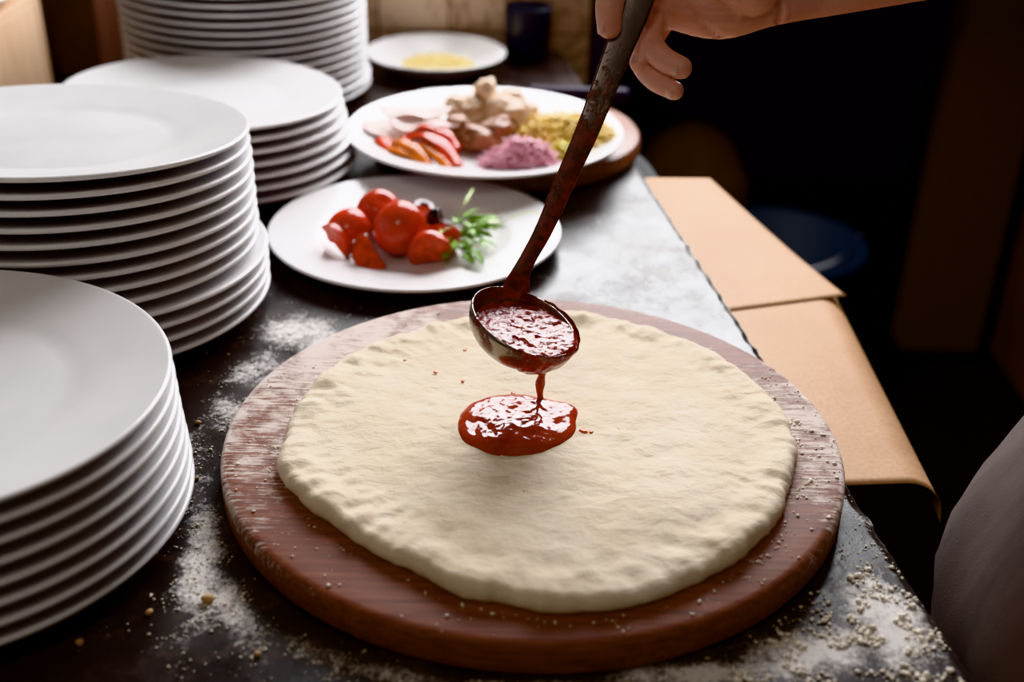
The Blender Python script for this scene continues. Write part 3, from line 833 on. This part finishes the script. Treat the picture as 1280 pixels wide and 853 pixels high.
def slab(cx, cy, rx, ry, z, yaw, mat, name, label, cat, group, curl=.008, th=.0018, seed=0):
    v, f = [], []
    na, nr = 40, 8
    for side_ in (1, 0):
        v.append((0, 0, th * side_))
        for k in range(1, nr + 1):
            for i in range(na):
                a_ = 2 * pi * i / na; s = k / nr * (1 + .16 * noise.noise(Vector((cos(a_) * 1.6, sin(a_) * 1.6, seed))))
                x, y = rx * s * cos(a_), ry * s * sin(a_)
                v.append((x, y, th * side_ + curl * (noise.noise(Vector((x * 28, y * 28, seed + 3))) + .5 * (x / rx) ** 2)))
    m_ = 1 + na * nr
    for o_, fl_ in ((0, 0), (m_, 1)):
        for i in range(na):
            t_ = (o_, o_ + 1 + i, o_ + 1 + (i + 1) % na); f.append(t_[::-1] if fl_ else t_)
        for k in range(nr - 1):
            for i in range(na):
                a0 = o_ + 1 + k * na; j = (i + 1) % na
                q = (a0 + i, a0 + na + i, a0 + na + j, a0 + j); f.append(q[::-1] if fl_ else q)
    a0 = 1 + (nr - 1) * na
    for i in range(na):
        j = (i + 1) % na; f.append((a0 + i, m_ + a0 + i, m_ + a0 + j, a0 + j))
    o = mesh_obj(name, v, f, mat, loc=(cx, cy, z), rot=(0, 0, yaw)); tag(o, label, cat, group); return o
slab(-.118, 1.222, .046, .034, TZ + .010, -.2, HAM, 'ham_slice', 'pale pink ham slice lowest, at the left of the topping plate', 'ham', 'ham slices on the topping plate', .010, seed=1)
slab(-.100, 1.212, .040, .026, TZ + .021, -.5, HAM, 'ham_slice', 'pale pink ham slice folded in front, over the red pepper', 'ham', 'ham slices on the topping plate', .011, seed=2)
slab(-.106, 1.244, .042, .026, TZ + .024, .3, HAM, 'ham_slice', 'pale pink ham slice topmost at the back left', 'ham', 'ham slices on the topping plate', .010, seed=3)
def chunk(loc, r, mat, label, seed, sq=(1, 1, .7)):
    bm = bmesh.new(); bmesh.ops.create_icosphere(bm, subdivisions=4, radius=1)
    for w in bm.verts:
        d = w.co.copy(); k = 1 + .35 * noise.noise(d * 1.4 + V(seed, 0, 0)) + .14 * noise.noise(d * 4 + V(0, seed, 0))
        w.co = V(d.x * sq[0], d.y * sq[1], d.z * sq[2]) * (r * k)
    o = bm_obj('chicken_piece', bm, mat, loc=loc, rot=(0, 0, seed)); tag(o, label, 'chicken', 'torn chicken pieces on the topping plate')
for loc, r, m_, lb, s, sq in [
    ((-.050, 1.262, TZ + .020), .022, MUSHL, 'pale torn chicken piece on the left of the chicken heap', 1, (1.2, 1, .8)),
    ((-.034, 1.270, TZ + .040), .016, MUSHL, 'pale torn chicken piece topmost of the chicken heap, pointing up', 2, (.9, .8, 1.1)),
    ((-.014, 1.250, TZ + .026), .022, MUSHL, 'pale torn chicken piece in the middle of the chicken heap', 3, (1.1, 1, .8)),
    ((.008, 1.246, TZ + .020), .018, MUSHL, 'pale torn chicken piece beside the yellow heap', 4, (1, 1, .9)),
    ((-.062, 1.216, TZ + .016), .018, MUSHD, 'dark brown chicken piece next to the ham', 5, (1.2, .8, .8)),
    ((-.040, 1.196, TZ + .013), .018, MUSHD, 'brown chicken piece just behind the red pepper', 6, (1.3, .9, .7)),
    ((-.020, 1.212, TZ + .018), .018, MUSHD, 'brown chicken piece behind the pink onion', 7, (1.2, .9, .7)),
    ((-.066, 1.256, TZ + .030), .014, MUSHL, 'small pale chicken piece between ham and heap top', 8, (1.2, .9, .7)),
    ((-.006, 1.266, TZ + .034), .014, MUSHL, 'small pale chicken piece high on the right of the heap', 9, (1.2, .9, .8))]:
    chunk(loc, r, m_, lb, s, sq)

# ------------------------------------------------------------------ things at the back
cp = lathe_obj('navy_cup', [(0, 0), (0.028, 0), (0.030, 0.002), (0.0325, 0.07), (0.0320, 0.073), (0.0305, 0.0725), (0.0275, 0.006), (0, 0.005)], NAVY, 64, loc=(0.012, 1.655, T))
tag(cp, 'dark navy cup standing against the tiled wall', 'cup')
kn = empty('kitchen_knife', (0.066, 1.398, T + WBZ)); kn.rotation_euler = (0, 0, -0.02); tag(kn, 'dark handled knife lying across the rear rim of the wooden board', 'knife')
bm = bmesh.new(); box(bm, (-0.052, -0.009, 0.0005), (0.066, 0.009, 0.016), 0.004); bm_obj('handle', bm, KNIFEH, kn)
bm = bmesh.new(); prism(bm, [(-0.052, -0.007), (-0.052, 0.012), (-0.16, 0.010), (-0.185, 0.0)], 0.006, 0.0075); bm_obj('blade', bm, STEEL, kn, smooth=False)

def crate(name, loc, sx, sy, sz, yaw, mat, label):
    root = empty(name, loc, (0, 0, yaw)); tag(root, label, 'crate'); t_ = .012
    for nm, lo, hi in (('front_panel', (-sx, -sy, 0), (sx, -sy + t_, sz)), ('back_panel', (-sx, sy - t_, 0), (sx, sy, sz)),
                       ('side_panel', (-sx, -sy + t_, 0), (-sx + t_, sy - t_, sz)), ('side_panel', (sx - t_, -sy + t_, 0), (sx, sy - t_, sz)), ('bottom_panel', (-sx + t_, -sy + t_, 0), (sx - t_, sy - t_, t_)), ('lid', (-sx, -sy, sz), (sx, sy, sz + .008))):
        bm = bmesh.new(); box(bm, lo, hi, .0015); bm_obj(nm, bm, mat, root, smooth=False)
crate('wooden_crate', (-0.690, 1.362, T), .105, .115, .108, 0.0, PALEWOOD, 'pale wooden crate at the far left behind the plate stacks')
crate('wooden_crate', (-0.615, 1.60, T), .080, .080, .24, 0.0, DARKWOOD, 'dark brown wooden crate standing between the pale crate and the tall stack')
cpl = lathe_obj('serving_plate', plate_profile(0.115, 0.6, 0.0165), PORC, 96, loc=(-0.695, 1.385, T + .1165))
tag(cpl, 'white plate lying on the pale wooden crate at the top left corner', 'plate')

# right-hand background, deep in shade
bm = bmesh.new(); box(bm, (0.92, 2.5, FZ), (1.10, 2.58, 1.4)); tag(bm_obj('trim_1', bm, plain('post_brown', srgb(88, 62, 48), .8), smooth=False), kind='structure')
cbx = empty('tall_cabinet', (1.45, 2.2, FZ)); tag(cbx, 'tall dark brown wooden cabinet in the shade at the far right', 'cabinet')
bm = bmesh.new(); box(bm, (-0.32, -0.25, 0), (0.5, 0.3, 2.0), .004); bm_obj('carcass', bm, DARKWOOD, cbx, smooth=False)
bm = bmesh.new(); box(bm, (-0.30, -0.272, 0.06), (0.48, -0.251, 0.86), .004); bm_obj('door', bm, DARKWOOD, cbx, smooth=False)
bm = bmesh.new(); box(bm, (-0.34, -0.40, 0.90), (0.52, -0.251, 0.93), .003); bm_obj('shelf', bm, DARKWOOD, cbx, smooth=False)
v, f = [], []
for j in range(21):
    for i in range(31):
        u, t_ = i / 30, j / 20
        v.append((0.17 * (u - .5) * (1 - .25 * t_) , 0.018 * sin(u * 19 + t_) * (.4 + t_), -0.20 * t_))
for j in range(20):
    for i in range(30):
        a_ = j * 31 + i; f.append((a_, a_ + 1, a_ + 32, a_ + 31))
bm_c = mesh_obj('hanging_cloth', v, f, plain('grey_cloth', srgb(120, 112, 112), .9), loc=(1.20, 1.76, FZ + .92)); tag(bm_c, 'crumpled grey cloth hanging from the dark cabinet shelf at the right edge', 'cloth')
bm_c.modifiers.new('thickness', 'SOLIDIFY').thickness = .003
bm = bmesh.new(); bmesh.ops.create_icosphere(bm, subdivisions=4, radius=.05)
for w in bm.verts: w.co *= 1 + .3 * noise.noise(w.co * 22); w.co.z = max(w.co.z * .7, -.03)
tag(bm_obj('sponge', bm, plain('dull_yellow', srgb(170, 140, 40), .9), loc=(1.17, 1.87, FZ + .963)), 'dull yellow lump on the dark cabinet shelf at the right edge', 'sponge')
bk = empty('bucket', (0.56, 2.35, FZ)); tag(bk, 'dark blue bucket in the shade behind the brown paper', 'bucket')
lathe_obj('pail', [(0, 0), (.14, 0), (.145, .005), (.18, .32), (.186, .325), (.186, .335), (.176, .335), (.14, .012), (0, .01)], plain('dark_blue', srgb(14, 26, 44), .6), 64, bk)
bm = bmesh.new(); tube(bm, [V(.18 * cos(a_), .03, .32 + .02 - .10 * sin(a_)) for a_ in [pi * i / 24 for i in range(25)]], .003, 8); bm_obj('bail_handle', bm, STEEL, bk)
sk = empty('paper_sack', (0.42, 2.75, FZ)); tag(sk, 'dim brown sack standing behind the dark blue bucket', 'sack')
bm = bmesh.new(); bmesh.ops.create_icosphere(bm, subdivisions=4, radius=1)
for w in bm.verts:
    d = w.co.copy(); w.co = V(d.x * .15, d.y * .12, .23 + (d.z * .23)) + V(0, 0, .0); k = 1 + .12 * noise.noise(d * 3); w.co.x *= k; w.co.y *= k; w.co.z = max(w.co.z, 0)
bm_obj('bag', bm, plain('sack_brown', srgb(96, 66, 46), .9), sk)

# ------------------------------------------------------------------ flour lumps and crumbs
def lumps(name, pts, mat, label, cat, seed):
    r = random.Random(seed); verts, faces = [], []
    phi = (1 + sqrt(5)) / 2
    ico = [V(*p).normalized() for p in [(-1, phi, 0), (1, phi, 0), (-1, -phi, 0), (1, -phi, 0), (0, -1, phi), (0, 1, phi), (0, -1, -phi), (0, 1, -phi), (phi, 0, -1), (phi, 0, 1), (-phi, 0, -1), (-phi, 0, 1)]]
    F = [(0, 11, 5), (0, 5, 1), (0, 1, 7), (0, 7, 10), (0, 10, 11), (1, 5, 9), (5, 11, 4), (11, 10, 2), (10, 7, 6), (7, 1, 8), (3, 9, 4), (3, 4, 2), (3, 2, 6), (3, 6, 8), (3, 8, 9), (4, 9, 5), (2, 4, 11), (6, 2, 10), (8, 6, 7), (9, 8, 1)]
    for x, y, z, s in pts:
        b = len(verts)
        for p in ico: verts.append((x + p.x * s * r.uniform(.5, 1.5), y + p.y * s * r.uniform(.5, 1.5), z + s * .35 + p.z * s * r.uniform(.4, .8)))
        faces += [(a + b, c + b, d + b) for a, c, d in F]
    o = mesh_obj(name, verts, faces, mat); tag(o, label, cat, kind='stuff'); return o
r = random.Random(3); pts = []
while len(pts) < 2600:
    bx, by, sx, sy, an, k = r.choices(blobs[:15], weights=[3, 2, 1, 2, 1, 1, 1, 1.2, 9, 6, 3, 2.5, 2, 1, 1])[0]
    u, w = r.gauss(0, sx * .9), r.gauss(0, sy * .9)
    x, y = bx + u * cos(an) - w * sin(an), by + u * sin(an) + w * cos(an)
    if x > edge_x(y) - .003 or hypot(x - BC[0], y - BC[1]) < .2025 or fbm((x * 55, y * 55, 7), 2) < -.05: continue
    big = (x > .12 and y < .56)
    s = abs(r.gauss(0, .00075 if big else .0003)) + .0002
    pts.append((x, y, T - .0002, min(s, .0024)))
lumps('flour', pts, FLOUR, 'scattered white flour and tiny lumps on the dark worktop round the board', 'flour', 1)
pts = []
while len(pts) < 420:
    an = r.choice([r.gauss(3, 22), r.gauss(3, 22), r.gauss(170, 35), r.gauss(-45, 40), r.gauss(-90, 50)]); a_ = radians(an)
    lo = dough_r(an) + .003; rr_ = r.uniform(lo, .197) if r.random() < .6 else lo + abs(r.gauss(0, .004))
    if rr_ > .197: continue
    if fbm((rr_ * cos(a_) * 60, rr_ * sin(a_) * 60, 2), 2) < 0: continue
    pts.append((BC[0] + rr_ * cos(a_), BC[1] + rr_ * sin(a_), 0, min(.0018, abs(r.gauss(0, .0005)) + .0002)))
lumps('flour', pts, FLOUR, 'white flour crumbs lying on the rim of the pizza board', 'flour', 2)
for k, (x, y, s) in enumerate([(-.1655, .516, .0030), (-.195, .505, .0018), (-.225, .480, .0020), (-.215, .698, .0017), (-.200, .632, .0014), (-.13, .475, .0016)]):
    bm = bmesh.new(); bmesh.ops.create_icosphere(bm, subdivisions=2, radius=s)
    for w in bm.verts: w.co *= 1 + .3 * noise.noise(w.co * 500 + V(k, 0, 0)); w.co.x *= 1.3; w.co.z *= .75
    tag(bm_obj('dough_crumb', bm, CRUMB, loc=(x, y, T + s * .62), rot=(0, 0, k)), 'small tan crumb on the dark worktop left of the board', 'crumb', 'tan crumbs on the worktop')

# ------------------------------------------------------------------ the cook: hand, arm, clothes
person = empty('person', (0.53, 0.5, FZ)); tag(person, 'person in a grey apron at the right, holding the ladle over the dough', 'person')
PO = V(0.53, 0.5, FZ)
def cone_chain(bm, pts, seg=20):
    """overlapping spheres and cones, later fused into one skin"""
    for a_, b_ in zip(pts, pts[1:]):
        A, B = V(*a_[:3]), V(*b_[:3]); d = B - A
        q = d.to_track_quat('Z', 'Y').to_matrix().to_4x4()
        bmesh.ops.create_cone(bm, cap_ends=True, segments=seg, radius1=a_[3], radius2=b_[3], depth=d.length, matrix=Matrix.Translation((A + B) / 2) @ q)
    for p in pts:
        bmesh.ops.create_uvsphere(bm, u_segments=seg, v_segments=seg // 2, radius=p[3], matrix=Matrix.Translation(p[:3]))
def dense(pts, n_=5):
    P = [V(*p[:3]) for p in pts]; Rr = [p[3] for p in pts]; out = []
    m_ = (len(pts) - 1) * n_
    for k in range(m_ + 1):
        t = k / m_; c = cat(P, t); out.append((c.x, c.y, c.z, cat(Rr, t)))
    return out
HAND = {
 'thumb': [(.1485, .7879, .2647, .0200), (.1002, .7852, .2849, .0130), (.0661, .7845, .2793, .0103), (.0575, .7759, .2551, .0094), (.0572, .7690, .2400, .0080)],
 'index': [(.1046, .8154, .2733, .0126), (.0740, .8240, .2684, .0096), (.0764, .8058, .2515, .0086), (.0817, .7925, .2396, .0074)],
 'middle': [(.1009, .8193, .2596, .0128), (.0900, .8179, .2465, .0095), (.0861, .7905, .2295, .0083), (.0795, .7770, .2145, .0070)],
 'ring': [(.0991, .8116, .2455, .0130), (.0853, .7991, .2307, .0090), (.0904, .7682, .2225, .0080), (.1034, .7560, .2180, .0073)],
 'pinky': [(.0989, .8250, .2387, .0115), (.0824, .7949, .2140, .0075), (.0874, .7688, .2068, .0069), (.1005, .7553, .2032, .0061)],
 'palm': [(.1917, .8162, .2540, .0171), (.1635, .8055, .2510, .0174), (.1316, .8011, .2470, .0212), (.1040, .8109, .2442, .0155)],
 'thenar': [(.1916, .8190, .2591, .0171), (.1407, .8069, .2682, .0241), (.1099, .8142, .2711, .0158)],
 'arm': [(.1635, .8090, .2530, .0180), (.1917, .8170, .2550, .0185), (.2676, .8316, .2719, .0247), (.3347, .8372, .2926, .0331), (.4089, .8469, .3106, .0400), (.4832, .8554, .3262, .0410)],
 'upper': [(.4832, .8554, .3262, .0410), (.505, .74, .385, .045), (.53, .60, .455, .055)]}
bm = bmesh.new()
for k, P in HAND.items(): cone_chain(bm, dense(P))
me = bpy.data.meshes.new('body'); bm.to_mesh(me); bm.free()
tmp = bpy.data.objects.new('tmp', me); col.objects.link(tmp)
md = tmp.modifiers.new('r', 'REMESH'); md.mode = 'VOXEL'; md.voxel_size = 0.0010
md = tmp.modifiers.new('s', 'SMOOTH'); md.iterations = 5; md.factor = 0.5
dg = bpy.context.evaluated_depsgraph_get(); me2 = bpy.data.meshes.new_from_object(tmp.evaluated_get(dg))
bpy.data.objects.remove(tmp)
# palm creases: shallow grooves
creases = [[(.1085, .7854, .2496), (.1175, .7813, .2420), (.1301, .7775, .2350), (.1430, .7767, .2325)], [(.1130, .7845, .2490), (.1221, .7826, .2444), (.1385, .7828, .2447)],
           [(.0870, .7850, .2490), (.0850, .7800, .2400)], [(.1650, .79, .2560), (.1700, .79, .2480), (.1690, .79, .2420)]]
vd = V(.165, .86, -.48).normalized()          # grooves run across the palm face, measured square to it
def flat(p): return p - vd * p.dot(vd)
cl = []
for c in creases:
    P = [V(*p) for p in c]
    cl += [flat(cat(P, k / 16)) for k in range(17)]
for v_ in me2.vertices:
    p = v_.co
    if .07 < p.x < .2 and v_.normal.dot(vd) < -.1:
        q = flat(p); d = min((q - c).length for c in cl)
        if d < .006: v_.co = p - v_.normal * (.0015 * exp(-(d / .0016) ** 2) - .0005 * exp(-((d - .004) / .002) ** 2))
for v_ in me2.vertices: v_.co = v_.co - PO
body = link('body', me2, SKIN, person)
# finger nails lie on the finger ends that face us
def nail(c, fwd, nor, w, l):
    c, fwd, nor = V(*c), V(*fwd).normalized(), V(*nor); nor = (nor - fwd * nor.dot(fwd)).normalized(); s_ = fwd.cross(nor)
    v, f = [], []
    nu, nv = 8, 8
    for j in range(nv + 1):
        for i in range(nu + 1):
            a_ = (i / nu - .5) * 2; b_ = (j / nv - .5) * 2
            ww = w * (1 - .25 * max(0, -b_) ** 3) * sqrt(max(.2, 1 - .35 * b_ ** 4)); 
            v.append(c + s_ * (a_ * ww) + fwd * (b_ * l) + nor * (-.35 * w * a_ * a_ - .12 * l * b_ * b_) - PO)
    for j in range(nv):
        for i in range(nu):
            q = j * (nu + 1) + i; f.append((q, q + 1, q + nu + 2, q + nu + 1))
    o = mesh_obj('finger_nail', v, f, NAIL, body); o.modifiers.new('t', 'SOLIDIFY').thickness = .0006
def nail_on(key, nor, w, l, back=0.002, lift=1.0):
    P = HAND[key]; a_, b_ = V(*P[-2][:3]), V(*P[-1][:3]); fwd = (b_ - a_).normalized(); nn = V(*nor); nn = (nn - fwd * nn.dot(fwd)).normalized()
    nail(b_ - fwd * back + nn * (P[-1][3] * lift), fwd, nn, w, l)
nail_on('ring', (.0, -.88, -.48), .0050, .0058, .003, lift=1.05)
nail_on('pinky', (.0, -.88, -.48), .0042, .0050, .003, lift=1.06)
nail_on('middle', (-.7, -.65, -.3), .0046, .0054, .002, lift=1.05)
nail_on('thumb', (-.80, -.1, .35), .0058, .0070, lift=1.0)

def loft(secs, n_=72, fold=0.0, cap=True, folds=13):
    """stack of (z, cx, cy, rx, ry) ellipses, with soft vertical folds"""
    v, f = [], []
    for k, (z, cx, cy, rx, ry) in enumerate(secs):
        for i in range(n_):
            a_ = 2 * pi * i / n_; w = 1 + fold * (sin(folds * a_ + .5 * k) * .6 + noise.noise(Vector((cos(a_) * 3, sin(a_) * 3, z * 2)))) * smooth(.22, -.1, z)
            v.append(V(cx + rx * w * cos(a_), cy + ry * w * sin(a_), z) - PO)
    for k in range(len(secs) - 1):
        for i in range(n_):
            j = (i + 1) % n_; f.append((k * n_ + i, k * n_ + j, (k + 1) * n_ + j, (k + 1) * n_ + i))
    if cap:
        f.append(tuple(range(n_))[::-1]); f.append(tuple((len(secs) - 1) * n_ + i for i in range(n_)))
    return v, f
def resec(S, m_=40):
    L = [V(s[0], s[1], s[2]) for s in S]; Q = [V(s[3], s[4], 0) for s in S]
    out = []
    for k in range(m_ + 1):
        a_, b_ = cat(L, k / m_), cat(Q, k / m_); out.append((a_.x, a_.y, a_.z, b_.x, b_.y))
    return out
v, f = loft(resec([(-.55, .58, .50, .310, .32), (-.30, .575, .50, .308, .32), (-.10, .565, .50, .305, .31), (-.03, .560, .50, .300, .30), (.06, .545, .50, .245, .26), (.14, .53, .50, .190, .22), (.22, .53, .50, .155, .19)]), fold=.025)
mesh_obj('apron', v, f, APRON, person)
v, f = loft(resec([(.16, .535, .5, .135, .175), (.28, .535, .5, .125, .175), (.40, .54, .5, .115, .185), (.47, .545, .5, .095, .165), (.51, .55, .5, .06, .08)]))
mesh_obj('shirt', v, f, SHIRT, person)
bm = bmesh.new(); P = [(.53 - PO.x, .585 - PO.y, .44 - PO.z, .068), (.518 - PO.x, .66 - PO.y, .415 - PO.z, .066), (.505 - PO.x, .74 - PO.y, .382 - PO.z, .062)]
tube(bm, [p[:3] for p in P], [p[3] for p in P], 28); bm_obj('sleeve', bm, SHIRT, person)
for s in (-1, 1):
    bm = bmesh.new(); tube(bm, [V(.03, s * .09, .45), V(.03, s * .09, .25), V(.035, s * .095, .07)], [.09, .075, .07], 28); bm_obj('trouser_leg', bm, TROUS, person)
    bm = bmesh.new(); bmesh.ops.create_uvsphere(bm, u_segments=28, v_segments=16, radius=1)
    for w in bm.verts: w.co = V(-.03 + w.co.x * .14, s * .095 + w.co.y * .05, max(0, .035 + w.co.z * (.055 if w.co.x > 0 else .042)))
    bm_obj('shoe', bm, SHOE, person)

# ------------------------------------------------------------------ light
def area(name, loc, target, sx, sy, power, color):
    l = bpy.data.lights.new(name, 'AREA'); l.shape = 'RECTANGLE'; l.size = sx; l.size_y = sy; l.energy = power; l.color = color
    o = bpy.data.objects.new(name, l); col.objects.link(o); o.location = (loc[0], loc[1], loc[2] + Z0)
    d = V(*target) - V(*loc); o.rotation_euler = d.to_track_quat('-Z', 'Y').to_euler(); return o
area('window_daylight', (0.20, 2.05, 0.78), (0.05, 0.7, 0.0), 0.95, 1.0, 50, (0.96, 0.97, 1.0))
area('front_fill', (-0.3, -0.5, 1.55), (0, .7, 0), 0.6, 0.6, 5.5, (1.0, .91, .82))  # added fill from the camera side, lifts the hand and front faces
w = bpy.data.worlds.new('World'); bpy.context.scene.world = w; w.use_nodes = True
bg = w.node_tree.nodes['Background']; bg.inputs[0].default_value = (1.0, .84, .74, 1); bg.inputs[1].default_value = 0.035

# ------------------------------------------------------------------ camera
cd = bpy.data.cameras.new('Camera'); cam = bpy.data.objects.new('Camera', cd); col.objects.link(cam)
cam.location = (0, 0, 0.42683 + Z0)
pitch, roll = 0.4965955, 0.0238297
cam.rotation_euler = (Matrix.Rotation(pi / 2 - pitch, 3, 'X') @ Matrix.Rotation(roll, 3, 'Z')).to_euler()
cd.sensor_width = 36; cd.sensor_fit = 'HORIZONTAL'; cd.lens = 1500 / 1280 * 36
cd.clip_start = 0.02
cd.dof.use_dof = True; cd.dof.focus_distance = 0.775; cd.dof.aperture_fstop = 4.0
sc = bpy.context.scene; sc.camera = cam
sc.view_settings.view_transform = 'Khronos PBR Neutral'; sc.view_settings.look = 'None'; sc.view_settings.exposure = 0.05
